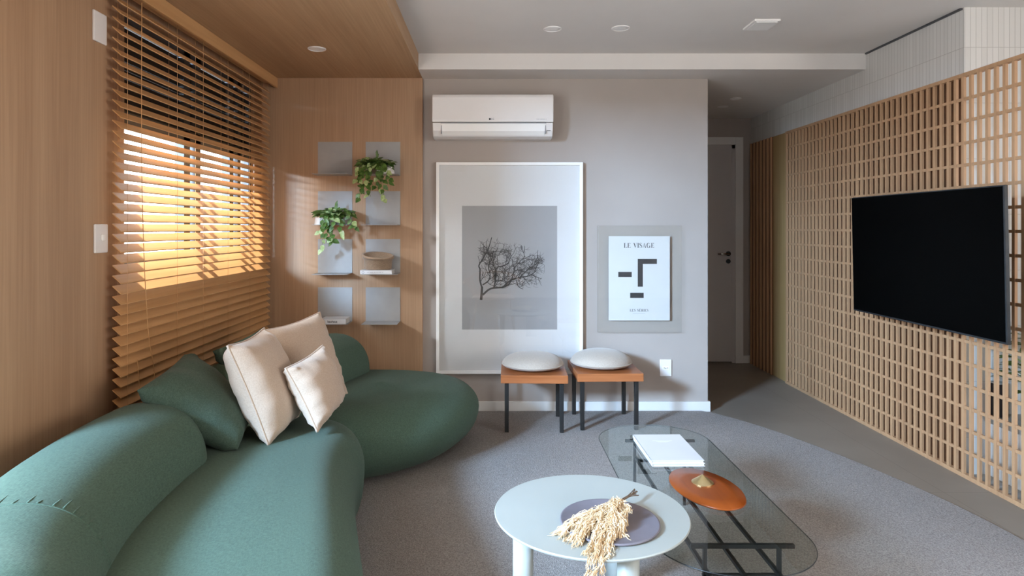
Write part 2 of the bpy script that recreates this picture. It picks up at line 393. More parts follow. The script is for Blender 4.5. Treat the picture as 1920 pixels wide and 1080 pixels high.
# ------------------------------------------------------------------ ceiling fittings
def downlight(x, y, z, r, label, inset=True):
    t = thing('ceiling_downlight', label, 'ceiling light', (x, y, z), 'recessed round downlights')
    bm = bmesh.new(); lathe(bm, [(r, 0), (r, -0.004), (r*0.93, -0.006), (r*0.86, -0.0035), (r*0.86, 0)], (x, y, z)); link('trim_ring', bm, 'white_plastic', t, smooth=True)
    bm = bmesh.new(); lathe(bm, [(0, -0.0025), (r*0.5, -0.003), (r*0.85, -0.002), (r*0.855, -0.0002), (0, -0.0002)], (x, y, z)); link('diffuser', bm, 'lens', t, smooth=True)
downlight(0.353, 3.865, H, 0.054, 'round white ceiling downlight, left one of the pair above the grey wall')
downlight(0.757, 3.85, H, 0.054, 'round white ceiling downlight, right one of the pair above the grey wall')
downlight(-1.062, 3.90, HS, 0.054, 'round white downlight set in the wood-clad ceiling over the sofa')
downlight(2.02, 5.40, HS, 0.045, 'small downlight in the dim corridor ceiling, nearer the beam')
downlight(2.04, 5.76, HS, 0.045, 'small downlight in the dim corridor ceiling, nearer the door')
t = thing('square_ceiling_vent', 'square white vent plate on the ceiling near the right wall', 'ceiling light', (1.56, 3.77, H))  # vent plate, built like the light fittings
link('housing', B(1.485, 1.635, 3.68, 3.86, H-0.012, H-0.0), 'white_plastic', t, bevel=0.003)
link('diffuser', B(1.50, 1.62, 3.695, 3.845, H-0.016, H-0.012), 'lens', t)  # raised centre of the vent plate, no lamp

# ------------------------------------------------------------------ venetian blind
bl = thing('venetian_blind', 'wide honey-coloured wooden venetian blind covering the window behind the sofa', 'blind', (-1.6, 3.7, 0.45))
XR, XW = -1.582, -1.619
bm = bmesh.new(); z = 2.300; zs = []
while z > 0.42:
    zs.append(z)
    th = 0.0042
    a = [(XW, z+0.0175), (XR, z-0.0160), (XR-0.0014, z-0.0160-th), (XW-0.0014, z+0.0175-th)]
    loops_mesh(bm, [[Vector((p[0], yy, p[1])) for p in a] for yy in (2.755, 4.60)]); z -= 0.0442
link('slats', bm, 'blind', bl)
link('bottom_rail', B(XW, XR, 2.755, 4.60, 0.385, 0.405), 'blind', bl, bevel=0.003)
link('valance', B(-1.570, -1.552, 1.6, 4.665, 2.335, 2.4055), 'blind', bl, bevel=0.002)
link('head_rail', B(XW-0.01, XR-0.002, 2.755, 4.60, 2.355, 2.404), 'blind', bl)
bm = bmesh.new()
for y in (2.80, 3.24, 3.53, 3.86, 4.20, 4.54):
    for x, dz in ((XR+0.002, 0), (XW-0.003, 0)): tube(bm, [(x, y, 2.36), (x, y, 0.40)], 0.0009, 5)
    if y > 3: continue
link('ladder_cords', bm, 'blind', bl)
bm = bmesh.new()
tube(bm, spline([(XR+0.006, 2.905, 2.36), (XR+0.010, 2.90, 1.5), (XR+0.018, 2.93, 0.9), (XR+0.02, 2.985, 0.66), (XR+0.02, 2.94, 0.575), (XR+0.02, 2.87, 0.60), (XR+0.016, 2.85, 0.75)], 6, False), 0.0016, 6)
link('pull_cord', bm, 'blind', bl)

# ------------------------------------------------------------------ rug (outline in plan)
pts = [(-1.60, 0.2), (1.2, -0.2), (1.95, 0.9), (2.17, 1.8), (2.235, 2.55), (2.205, 3.03), (2.10, 3.47), (1.965, 3.88), (1.80, 4.26), (1.62, 4.55), (1.50, 4.672)]
edge = spline(pts[1:], 6, False)
outl = [Vector((-1.62, 0.2, 0))]+[Vector((p[0], p[1], 0)) for p in edge]+[Vector((-1.62, 4.655, 0))]
bm = bmesh.new(); prism(bm, outl, 0.0, 0.010)
tag(link('carpet', bm, 'rug'), 'large grey pile carpet with a curved edge under the sofa and tables', 'carpet')

# ------------------------------------------------------------------ sofa
def pebble(name, outline, z0, zt, mat, parent, rt=0.20, rb=0.12, crown=0.02, zg=None, under=0.1, n=6, ex=1.0):
    """upholstered blob: outline at its widest height zg, rounded above and tucked in below"""
    ol = spline([(p[0], p[1], 0) for p in outline], n); c = sum(ol, Vector())/len(ol)
    zg = zg if zg else z0+(zt-z0)*0.55
    m_ = len(ol); nr = []
    for i in range(m_):
        d = ol[(i+1) % m_]-ol[i-1]; nr.append(Vector((d.y, -d.x, 0)).normalized())
    if sum((p-c).dot(q) for p, q in zip(ol, nr)) < 0: nr = [-q for q in nr]
    for _ in range(14): nr = [(nr[i-1]+nr[i]*2+nr[(i+1) % m_]).normalized() for i in range(m_)]
    rings = []
    def ring(inset, z):
        return [Vector((p.x-q.x*inset, p.y-q.y*inset, z)) for p, q in zip(ol, nr)]
    for i in range(10):      # bottom to girth
        a = -math.pi/2+(math.pi/2)*i/9
        rings.append(ring(rb*(1-math.cos(a)**ex)+0*under, zg+(zg-z0)*math.sin(a)))
    for i in range(1, 13):
        a = (math.pi/2)*i/12
        rings.append(ring(rt*(1-math.cos(a)), zg+(zt-zg)*math.sin(a)))
    base_r = rings[-1]
    ra = min(math.hypot(p.x-c.x, p.y-c.y) for p in base_r)*0.95
    for i in range(1, 15):
        s = 1-i/14.0*0.98; k = s**1.5; row = []
        for j, p in enumerate(base_r):
            a_ = math.atan2(p.y-c.y, p.x-c.x)
            row.append(Vector((c.x+s*((p.x-c.x)*k+math.cos(a_)*ra*(1-k)), c.y+s*((p.y-c.y)*k+math.sin(a_)*ra*(1-k)), zt+crown*(1-s)**1.6)))
        rings.append(row)
    bm = bmesh.new(); loops_mesh(bm, rings)
    return link(name, bm, mat, parent, smooth=True)
sofa = thing('curved_sofa', 'long curved green linen sofa with bolster backs under the window', 'sofa', (-0.9, 3.0, 0))
pebble('seat', [(-0.28, 1.45), (-0.36, 1.85), (-0.465, 2.24), (-0.545, 2.55), (-0.585, 2.80), (-0.60, 3.02), (-0.68, 3.20), (-0.86, 3.30), (-1.10, 3.32), (-1.36, 3.18), (-1.40, 2.8), (-1.28, 2.3), (-1.24, 1.8), (-1.14, 1.38), (-0.98, 1.08), (-0.72, 0.95), (-0.42, 1.08)],
       0.01, 0.405, 'green', sofa, rt=0.17, rb=0.05, crown=0.004, zg=0.22)
pebble('chaise_seat', [(-0.78, 3.16), (-0.58, 3.24), (-0.38, 3.38), (-0.22, 3.58), (-0.12, 3.82), (-0.09, 4.02), (-0.16, 4.22), (-0.36, 4.38), (-0.68, 4.46), (-1.0, 4.42), (-1.25, 4.15), (-1.30, 3.7), (-1.22, 3.35), (-1.0, 3.17)],
       0.01, 0.40, 'green', sofa, rt=0.26, rb=0.24, crown=0.03, zg=0.235)
def bolster(name, path, r, zc, parent, cap=0.16, ax=1.0):
    P = spline([(p[0], p[1], p[2] if len(p) > 2 else zc) for p in path], 10, False); n = len(P)
    L = [0]
    for a, b in zip(P, P[1:]): L.append(L[-1]+(b-a).length)
    T = L[-1]
    def at(s):
        s = max(0, min(T, s))
        for i in range(n-1):
            if L[i+1] >= s:
                t = (s-L[i])/(L[i+1]-L[i]); return P[i].lerp(P[i+1], t), (P[min(i+1, n-1)]-P[i]).normalized()
        return P[-1], (P[-1]-P[-2]).normalized()
    ss = []
    for i in range(9): ss.append((cap*(1-math.cos(math.pi/2*i/8)), max(0.02, math.sin(math.pi/2*i/8))**0.75))
    mid = [(cap+(T-2*cap)*i/22, 1.0) for i in range(1, 22)]
    sss = ss+mid+[(T-s, q) for s, q in reversed(ss)]
    bm = bmesh.new(); rings = []
    for s, q in sss:
        p, d = at(s); side = Vector((d.y, -d.x, 0)).normalized(); rr = r*q; ring = []
        for k in range(40):
            a = 2*math.pi*k/40; ca, sa = math.cos(a), math.sin(a)
            e = 0.92
            x = math.copysign(abs(ca)**e, ca)*rr*ax; z = math.copysign(abs(sa)**e, sa)*rr
            ring.append(p+side*x+Vector((0, 0, z)))
        rings.append(ring)
    loops_mesh(bm, rings); return link(name, bm, 'green', parent, smooth=True)
NEAR = [(-1.36, 2.70, 0.385), (-1.365, 2.35, 0.385), (-1.335, 2.0, 0.375), (-1.27, 1.72, 0.355), (-1.18, 1.50, 0.335), (-1.04, 1.28, 0.32)]
bolster('backrest_roll', NEAR, 0.255, 0.385, sofa, cap=0.17, ax=0.92)
bolster('backrest_roll', [(-1.38, 3.20), (-1.27, 3.55), (-1.11, 3.95), (-1.00, 4.36)], 0.235, 0.405, sofa, cap=0.14)

# seam and gathers across the near bolster
def roll_pt(s, a, off=0.0):
    P = spline(NEAR, 10, False)
    i = min(len(P)-2, int(s)); p = P[i].lerp(P[i+1], s-int(s)); d = (P[i+1]-P[i]).normalized(); side = Vector((d.y, -d.x, 0)).normalized()
    ca, sa = math.cos(a), math.sin(a); rr = 0.255+off
    return p+side*math.copysign(abs(ca)**0.92, ca)*rr*0.92+Vector((0, 0, math.copysign(abs(sa)**0.92, sa)*rr))
bm = bmesh.new(); tube(bm, [roll_pt(31.5, R(-10+200*k/40), -0.001) for k in range(41)], 0.0028, 6)
sm = link('bolster_seam', bm, 'green', sofa, smooth=True)
bm = bmesh.new(); rnd = random.Random(3)
for k in range(26):
    a = R(20+7*k+rnd.uniform(-2, 2)); L = rnd.uniform(1.2, 3.6)
    tube(bm, [roll_pt(31.4-L*q, a+R(2.5*q), -0.0022) for q in (0, 0.25, 0.5, 0.75, 1)], [0.0038, 0.0042, 0.0032, 0.002, 0.0005], 6)
link('gathers', bm, 'green', sm, smooth=True)

# ------------------------------------------------------------------ cushions
def pillow(name, c4, thick, mat, label, group=None, piping=True, seed=1, sag=0.0, cat='cushion', pinch=0.07):
    """c4: world corners TL, TR, BR, BL"""
    c4 = [Vector(c) for c in c4]; cen = sum(c4, Vector())/4
    nrm = ((c4[1]-c4[3]).cross(c4[0]-c4[2])).normalized()
    rnd = random.Random(seed); ph = [rnd.uniform(0, 6.28) for _ in range(8)]
    G = 30; t = thing(name, label, cat, cen, group)
    def P(u, v, side):
        a = c4[3].lerp(c4[2], u); b = c4[0].lerp(c4[1], u); p = a.lerp(b, v)
        U, V = 2*u-1, 2*v-1
        # pulled-in edges between pointed corners
        p = p+(cen-p)*pinch*((1-U*U)*abs(V)**3+(1-V*V)*abs(U)**3)
        h = ((1-U**4)*(1-V**4))**0.48*(1-0.12*(U*U+V*V))
        e = min(1-abs(U), 1-abs(V))
        wr = (0.007*math.sin(9*U+ph[0]+2*V)*math.exp(-3*(1-abs(V)))+0.006*math.sin(11*V+ph[1])*math.exp(-3.2*(1-abs(U)))+0.007*math.sin(26*V+ph[2])*math.exp(-7*(1-abs(U)))+0.006*math.sin(24*U+ph[3])*math.exp(-7*(1-abs(V))))
        wr *= min(1, e*12)
        p = p+nrm*side*(thick/2*h+wr)
        p.z -= sag*(1-U*U)*(1-V*V)*0
        return p
    bm = bmesh.new(); g = {}
    for side in (1, -1):
        for i in range(G+1):
            for j in range(G+1):
                if side == -1 and (i in (0, G) or j in (0, G)): g[side, i, j] = g[1, i, j]; continue
                # denser rows near the seam
                u = 0.5-0.5*math.cos(math.pi*i/G); v = 0.5-0.5*math.cos(math.pi*j/G)
                g[side, i, j] = bm.verts.new(P(u, v, side))
        for i in range(G):
            for j in range(G):
                bm.faces.new((g[side, i, j], g[side, i+1, j], g[side, i+1, j+1], g[side, i, j+1]))
    cc = link('cushion_cover', bm, mat, t, smooth=True)
    if piping:
        bm = bmesh.new(); loop = []
        for i in range(40): loop.append(P(i/40, 0, 0))
        for i in range(40): loop.append(P(1, i/40, 0))
        for i in range(40): loop.append(P(1-i/40, 1, 0))
        for i in range(41): loop.append(P(0, 1-i/40, 0))
        tube(bm, loop, 0.0052, 8); link('piping', bm, mat, cc, smooth=True)
    return t
def W(x, y, d): return ((x-925)*d/1215, d, 1.325-(y-428)*d/1215)   # measured point at its own distance in metres
pillow('throw_pillow', [(-1.375, 2.50, 0.700), (-1.42, 2.98, 0.745), (-1.13, 3.02, 0.43), (-1.05, 2.66, 0.415)], 0.20, 'green_dark',
       'dark green linen cushion slumped over the near bolster, left of the beige ones', piping=False, seed=5, pinch=0.05)
pillow('throw_pillow', [(-1.43, 3.30, 0.700), (-1.30, 3.66, 0.765), (-1.12, 3.66, 0.45), (-1.20, 3.25, 0.44)], 0.15, 'green_dark',
       'dark green linen cushion mostly hidden behind the two big beige ones', piping=False, seed=8)
pillow('throw_pillow', [(-1.10, 2.68, 0.838), (-1.09, 3.08, 0.850), (-0.945, 3.14, 0.415), (-0.955, 2.75, 0.402)], 0.20, 'beige',
       'large beige piped cushion in front, leaning beside the dark green one', seed=1)
pillow('throw_pillow', [(-1.150, 3.22, 0.815), (-0.960, 3.58, 0.860), (-0.79, 3.50, 0.435), (-1.00, 3.14, 0.42)], 0.17, 'beige',
       'large beige piped cushion standing tallest at the back of the beige group', seed=2)
pillow('throw_pillow', [(-0.908, 2.83, 0.712), (-0.822, 3.12, 0.760), (-0.735, 3.15, 0.485), (-0.775, 2.85, 0.430)], 0.15, 'beige',
       'small beige piped cushion in front of the tallest beige one', seed=3)

# ------------------------------------------------------------------ wall shelves
YW = YB-0.03
def shelf(x0, x1, zb, label):
    t = thing('wall_shelf', label, 'shelf', ((x0+x1)/2, YW, zb), 'grey folded steel wall shelves')
    link('back_plate', B(x0, x1, YW-0.003, YW, zb, zb+0.245), 'shelf', t)
    link('ledge', B(x0, x1, YW-0.165, YW-0.003, zb, zb+0.003), 'shelf', t)
rows = [1.702, 1.347, 1.002, 0.655]
cols = [(-1.262, -1.015), (-0.918, -0.670)]
lab = [['empty grey steel wall shelf, topmost in the left column', 'grey steel wall shelf at the top right carrying a trailing plant'],
       ['grey steel wall shelf in the left column carrying a trailing plant', 'empty grey steel wall shelf just below the top right one'],
       ['empty grey steel wall shelf in the left column below the plant', 'grey steel wall shelf carrying a taupe basket on a white book'],
       ['grey steel wall shelf at the lower left carrying a closed white book', 'empty grey steel wall shelf, lowest in the right column']]
for i, zb in enumerate(rows):
    for j, (x0, x1) in enumerate(cols): shelf(x0, x1, zb, lab[i][j])
def text_mesh(s, size, mat, loc, rot, parent, name, sx=1.0, bold=0.0):
    cu = bpy.data.curves.new('t', 'FONT'); cu.body = s; cu.size = size; cu.extrude = 0.0002; cu.align_x = 'CENTER'; cu.align_y = 'CENTER'; cu.offset = bold
    ob = bpy.data.objects.new('t', cu); C.objects.link(ob); bpy.context.view_layer.update()
    dg = bpy.context.evaluated_depsgraph_get(); me = bpy.data.meshes.new_from_object(ob.evaluated_get(dg)); bpy.data.objects.remove(ob)
    me.transform(Matrix.Translation(loc) @ rot.to_matrix().to_4x4() @ Matrix.Diagonal((sx, 1, 1, 1)))
    o = bpy.data.objects.new(name, me); C.objects.link(o); me.materials.clear(); me.materials.append(M[mat])
    if parent: o.parent = parent; o.matrix_parent_inverse = Matrix.Translation(-parent.location)
    return o
from mathutils import Euler
FRONT = Euler((R(90), 0, 0))
def book(x0, x1, y0, y1, z0, z1, label, group=None, spine_axis='front', name='book', rot=0):
    t = thing(name, label, 'book', ((x0+x1)/2, (y0+y1)/2, z0), group); c = ((x0+x1)/2, (y0+y1)/2, z0)
    th = 0.0022
    bm = bmesh.new()
    box(bm, x0, x1, y0, y1, z0, z0+th, rot, c); box(bm, x0, x1, y0, y1, z1-th, z1, rot, c); 
    if spine_axis == 'front': box(bm, x0, x1, y0, y0+th, z0, z1, rot, c)
    else: box(bm, x0, x0+th, y0, y1, z0, z1, rot, c)
    link('book_cover', bm, 'book_cloth', t, bevel=0.0005)
    link('page_block', B(x0+0.003, x1-0.003, y0+0.004, y1-0.003, z0+th, z1-th, rot, c), 'pages', t)
    return t
b1 = book(-0.925, -0.705, YW-0.165, YW-0.02, 1.0052, 1.034, 'closed white book lying under the taupe basket')
bm = bmesh.new(); rnd = random.Random(2); x = -0.875
while x < -0.765:      # the spine's lettering is too faint to read in the photo
    wd = rnd.uniform(0.003, 0.006); hh = rnd.choice((0.003, 0.003, 0.0045)); box(bm, x, x+wd, YW-0.1656, YW-0.165, 1.0165, 1.0165+hh); x += wd+rnd.choice((0.0015, 0.0015, 0.006))
link('spine_lettering', bm, 'ink_soft', b1)
bm = bmesh.new(); lathe(bm, [(0.006, 0), (0.009, 0), (0.009, 0.0004), (0.006, 0.0004), (0.006, 0)], (0, 0, 0), 20)
bmesh.ops.rotate(bm, verts=bm.verts, cent=(0, 0, 0), matrix=Matrix.Rotation(R(90), 3, 'X')); bmesh.ops.translate(bm, verts=bm.verts, vec=(-0.905, YW-0.165, 1.0195)); link('spine_emblem', bm, 'ink_soft', b1)
b2 = book(-1.20, -1.025, YW-0.163, YW-0.03, 0.6582, 0.695, 'thick white book with black spine lettering on the lower left shelf')
text_mesh('bauhaus', 0.021, 'ink', Vector((-1.118, YW-0.1635, 0.676)), FRONT, b2, 'spine_lettering', bold=0.0005)
# basket
def wavy(bm):
    for v in bm.verts:
        u = max(0, (v.co.z-1.0342-0.05)/0.05)
        v.co.z += u*(0.018*(v.co.y-(YW-0.095))/0.07-0.006*(v.co.x+0.815)/0.1)
t = thing('felt_basket', 'oval taupe felt basket with folded rim standing on the white book', 'basket', (-0.815, YW-0.10, 1.0342))
bm = bmesh.new(); lathe(bm, [(0, 0.0), (0.088, 0.0), (0.097, 0.006), (0.104, 0.075), (0.111, 0.079), (0.113, 0.100), (0.107, 0.105), (0.101, 0.10), (0.098, 0.05), (0.09, 0.010), (0, 0.008)], (-0.812, YW-0.095, 1.0342), 48, 0.97, 0.62); wavy(bm)
link('basket_body', bm, 'felt', t, smooth=True)
bm = bmesh.new(); lathe(bm, [(0.107, 0.104), (0.1155, 0.100), (0.1135, 0.080), (0.1095, 0.082)], (-0.812, YW-0.095, 1.0342), 48, 0.97, 0.63); wavy(bm)
link('rim_band', bm, 'felt', t, smooth=True)

# plants
def leaf(bm, p, d, up, L, Wd, mi):
    d = d.normalized(); s = d.cross(up).normalized(); n = s.cross(d).normalized()
    prof = [(0, 0.0), (0.12, 0.62), (0.35, 1.0), (0.62, 0.78), (0.85, 0.35), (1.0, 0.0)]
    prev = None
    for u, wv in prof:
        c = p+d*L*u+n*(-0.18*L*u*u)
        if wv == 0: cur = [bm.verts.new(c)]
        else: cur = [bm.verts.new(c+s*Wd*wv+n*0.22*Wd*wv), bm.verts.new(c), bm.verts.new(c-s*Wd*wv+n*0.22*Wd*wv)]
        if prev:
            if len(prev) == 1: fs = [(prev[0], cur[0], cur[1]), (prev[0], cur[1], cur[2])]
            elif len(cur) == 1: fs = [(prev[0], cur[0], prev[1]), (prev[1], cur[0], prev[2])]
            else: fs = [(prev[0], cur[0], cur[1], prev[1]), (prev[1], cur[1], cur[2], prev[2])]
            for f in fs: fc = bm.faces.new(f); fc.material_index = mi; fc.smooth = True
        prev = cur
def trailing_plant(cx, cy, cz, label, potx, strands, seed, spread=0.10, pot_rot=0.3):
    rnd = random.Random(seed); t = thing('trailing_pothos', label, 'potted plant', (potx, cy, cz), 'trailing plants on the wall shelves')
    pot = thing
    bm = bmesh.new()
    lathe(bm, [(0, 0), (0.058, 0), (0.050, 0.07), (0.046, 0.07), (0.052, 0.01), (0, 0.008)], (potx, cy, cz), 6, 1.15, 0.75, pot_rot); pt_ = link('pot', bm, 'frame_white', t, bevel=0.003)
    bm = bmesh.new(); lathe(bm, [(0, 0.05), (0.0455, 0.05), (0.0455, 0.062), (0, 0.064)], (potx, cy, cz), 6, 1.12, 0.73, pot_rot); link('soil', bm, 'soil', pt_)
    fb = bmesh.new(); sb = bmesh.new()
    for (dx, reach, drop, nl) in strands:
        st = Vector((potx+rnd.uniform(-0.03, 0.03), cy-0.01+rnd.uniform(-0.02, 0.01), cz+0.06))
        top = Vector((cx+dx*0.5, cy-0.05, cz+0.09+rnd.uniform(0, 0.03))); out_ = Vector((cx+dx, cy-0.09-rnd.uniform(0, 0.03), cz+0.04)); end = Vector((cx+dx+rnd.uniform(-0.03, 0.03), cy-0.095, cz-drop))
        path = spline([st, top, out_, (out_+end)/2+Vector((rnd.uniform(-.015, .015), 0, 0)), end], 8, False)
        tube(sb, path, 0.0016, 5)
        for i in range(nl):
            q = path[int((len(path)-1)*(0.1+0.9*(i+0.5)/nl))]
            a = rnd.uniform(0, 6.28); d = Vector((math.cos(a)*0.7, -abs(math.sin(a))*0.5-0.1, -0.75+rnd.uniform(-0.3, 0.5)))
            leaf(fb, q, d, Vector((rnd.uniform(-.4, .4), -1, 0.5)), rnd.uniform(0.038, 0.056), rnd.uniform(0.013, 0.020), 1 if rnd.random() < 0.25 else 0)
    for i in range(150):     # crown
        a = rnd.uniform(0, 6.28); rr = spread*math.sqrt(rnd.random())
        q = Vector((cx+math.cos(a)*rr, cy-0.035+math.sin(a)*rr*0.55, cz+0.065+rnd.uniform(0, 0.045)*(1-rr/spread*0.6)))
        d = Vector((math.cos(a), math.sin(a)*0.6-0.4, rnd.uniform(-0.5, 0.45)))
        if q.y > YW-0.02: q.y = YW-0.02; d.y = -abs(d.y)
        leaf(fb, q, d, Vector((0, -0.5, 1)), rnd.uniform(0.042, 0.062), rnd.uniform(0.014, 0.021), 1 if rnd.random() < 0.12 else 0)
    q = Vector((cx+0.01, cy-0.03, cz+0.09))
    for i in range(5): leaf(fb, q+Vector((0, 0, 0.012*i)), Vector((rnd.uniform(-.5, .5), -0.3, 1)), Vector((0, -1, 0.2)), 0.034, 0.009, 0)
    for bmx in (fb, sb):
        for v in bmx.verts:
            if v.co.y > YW-0.006: v.co.y = YW-0.006
    f = link('foliage', fb, ['leaf', 'leaf_light'], t); link('vines', sb, 'stem', t, smooth=True)
trailing_plant(-0.83, YW-0.075, 1.7052, 'leafy green trailing plant in a white pot on the top right shelf', -0.765,
               [(-0.09, 0, 0.05, 10), (-0.08, 0, 0.19, 14), (-0.05, 0, 0.16, 12), (-0.02, 0, 0.08, 10), (0.02, 0, 0.10, 10), (0.06, 0, 0.20, 14), (0.09, 0, 0.07, 10), (0.05, 0, 0.12, 10), (-0.10, 0, 0.12, 10)], 4, 0.105)
trailing_plant(-1.115, YW-0.075, 1.3502, 'leafy green trailing plant in a white pot on the left column shelf', -1.20,
               [(-0.06, 0, 0.06, 9), (-0.05, 0, 0.19, 12), (-0.02, 0, 0.12, 12), (0.02, 0, 0.13, 12), (0.05, 0, 0.07, 9), (0.13, 0, 0.02, 9), (-0.03, 0, 0.10, 10)], 9, 0.115)

# ------------------------------------------------------------------ air conditioner
ac = thing('air_conditioner', 'long white split air conditioner high on the grey wall', 'air conditioner', (0.0, YB, 1.96))
x0, x1 = -0.426, 0.418
bm = bmesh.new(); prof = [(YB, 2.262), (YB-0.15, 2.264), (YB-0.185, 2.255), (YB-0.195, 2.235), (YB-0.196, 2.08), (YB-0.192, 2.063)]
prof2 = [(YB-0.190, 2.060), (YB-0.180, 2.005), (YB-0.150, 1.968), (YB-0.10, 1.958), (YB, 1.958)]
loops_mesh(bm, [[Vector((x, p[0], p[1])) for p in prof+[(YB, 2.063)]] for x in (x0, x1)])
link('front_panel', bm, 'white_plastic', ac, bevel=0.006, seg=3)
bm = bmesh.new(); loops_mesh(bm, [[Vector((x, p[0], p[1])) for p in [(YB, 2.0615)]+prof2] for x in (x0+0.003, x1-0.003)])
link('lower_body', bm, 'white_plastic', ac, bevel=0.006, seg=3)
bm = bmesh.new(); v = [(YB-0.1935, 2.052), (YB-0.184, 2.001), (YB-0.160, 1.975), (YB-0.154, 1.980), (YB-0.178, 2.004), (YB-0.186, 2.052)]
loops_mesh(bm, [[Vector((x, p[0], p[1])) for p in v] for x in (x0+0.068, x1-0.058)]); link('louvre_flap', bm, 'frame_white', ac, bevel=0.0015)
bm = bmesh.new(); box(bm, x0+0.062, x0+0.067, YB-0.1865, YB-0.17, 1.985, 2.058); box(bm, x1-0.057, x1-0.052, YB-0.1865, YB-0.17, 1.985, 2.058); box(bm, x0+0.06, x1-0.05, YB-0.192, YB-0.17, 2.054, 2.0605)
link('flap_gap', bm, 'ink_soft', ac)
text_mesh('LG', 0.017, 'ink_soft', Vector((-0.005, YB-0.1965, 2.083)), FRONT, ac, 'maker_lettering', bold=0.0004)
bm = bmesh.new(); disc_y(bm, -0.024, YB-0.196, YB-0.1968, 2.083, 0.007, 20); link('maker_emblem', bm, 'ink', ac)
bm = bmesh.new(); rnd = random.Random(4); x = 0.300
while x < 0.370: box(bm, x, x+0.0035, YB-0.1966, YB-0.1958, 2.081, 2.0845); x += rnd.choice((0.005, 0.005, 0.008))
link('panel_lettering', bm, 'ink_soft', ac)
link('status_mark', B(0.372, 0.398, YB-0.189, YB-0.180, 2.003, 2.006), 'ink', ac)

# ------------------------------------------------------------------ large framed photograph
pf = thing('framed_photograph', 'very large white-framed photograph of a bare black branch on the grey wall', 'picture', (0.12, YB, 0.27))
x0, x1, z0, z1 = -0.411, 0.644, 0.278, 1.800; fw = 0.022; yf = YB-0.040
bm = bmesh.new()
box(bm, x0, x0+fw, yf, YB-0.001, z0, z1); box(bm, x1-fw, x1, yf, YB-0.001, z0, z1); box(bm, x0+fw, x1-fw, yf, YB-0.001, z1-fw, z1); box(bm, x0+fw, x1-fw, yf, YB-0.001, z0, z0+fw)
link('frame', bm, 'frame_white', pf, bevel=0.0015)
link('mat_board', B(x0+fw, x1-fw, YB-0.020, YB-0.012, z0+fw, z1-fw), 'mat_board', pf)
link('glazing', B(x0+fw, x1-fw, yf+0.006, yf+0.008, z0+fw, z1-fw), 'pane', pf)
px0, px1, pz0, pz1 = -0.226, 0.460, 0.595, 1.487
link('photo_print', B(px0, px1, YB-0.0206, YB-0.020, pz0, pz1), 'print', pf)
# branch drawn as thin twigs in the photo's own plane
bb = bmesh.new(); rnd = random.Random(21); yb = YB-0.0210
def twig(pts, w0, w1):
    P = spline([(p[0], yb, p[1]) for p in pts], 4, False); n = len(P); a_, b_ = [], []
    for i, p in enumerate(P):
        d = (P[min(i+1, n-1)]-P[max(i-1, 0)]).normalized(); s = Vector((-d.z, 0, d.x)); wd = w0+(w1-w0)*i/(n-1)
        a_.append(bb.verts.new(p+s*wd/2)); b_.append(bb.verts.new(p-s*wd/2))
    for i in range(n-1): bb.faces.new((a_[i], a_[i+1], b_[i+1], b_[i]))
    return P
def grow(p, ang, L, w, depth):
    pts = [p]; q = p; a = ang
    for i in range(3):
        a += rnd.uniform(-0.42, 0.42); q = (q[0]+math.cos(a)*L/3, q[1]+math.sin(a)*L/3); pts.append(q)
    xs = [k[0] for k in pts]; zs_ = [k[1] for k in pts]
    if max(xs) > 0.375 or max(zs_) > 1.27-0.30*abs(sum(xs)/len(xs)+0.01) or min(zs_) < 0.89 or min(xs) < -0.115: return
    twig(pts, w, max(0.0013, w*0.6))
    if depth == 0: return
    for i in range(rnd.choice((2, 3, 3))):
        s = rnd.choice(pts[1:]); grow(s, a+rnd.choice((-1, 1))*rnd.uniform(0.35, 1.25), L*rnd.uniform(0.55, 0.85), max(0.0015, w*0.64), depth-1)
def bz(x, y): return ((x-925)/259.6*1.0, 1.325-(y-428)/259.6)
mains = [([(902, 562), (903, 552), (904, 537)], 0.012, 0.009), ([(904, 540), (900, 525), (900, 505), (898, 498), (905, 485), (915, 468), (922, 445)], 0.008, 0.003),
         ([(905, 534), (916, 526), (919, 515), (916, 500), (922, 485), (925, 470)], 0.006, 0.003), ([(905, 553), (920, 541), (944, 538), (956, 530), (963, 512), (965, 500)], 0.009, 0.004),
         ([(926, 539), (929, 525), (931, 503), (945, 498), (955, 492)], 0.007, 0.004), ([(944, 538), (958, 525), (975, 520), (992, 517), (1005, 508)], 0.007, 0.003),
         ([(928, 527), (940, 526), (948, 520), (960, 517)], 0.005, 0.002), ([(968, 525), (972, 537), (981, 542)], 0.004, 0.002), ([(962, 505), (975, 490), (985, 480)], 0.004, 0.002), ([(975, 520), (990, 505), (1005, 495), (1012, 488)], 0.005, 0.002)]
for pts_, w0, w1 in mains:
    q = [bz(*p) for p in pts_]; P = twig(q, w0*1.6, w1*1.8)
    for i in range(3, len(P), 2):
        d = P[i]-P[i-1]; ang = math.atan2(d.z, d.x)
        if pts_[0] == (902, 562): continue
        grow((P[i].x, P[i].z), ang+rnd.choice((-1, 1))*rnd.uniform(0.3, 1.1), 0.080, 0.0050, 3)
link('branch_image', bb, 'ink', pf)

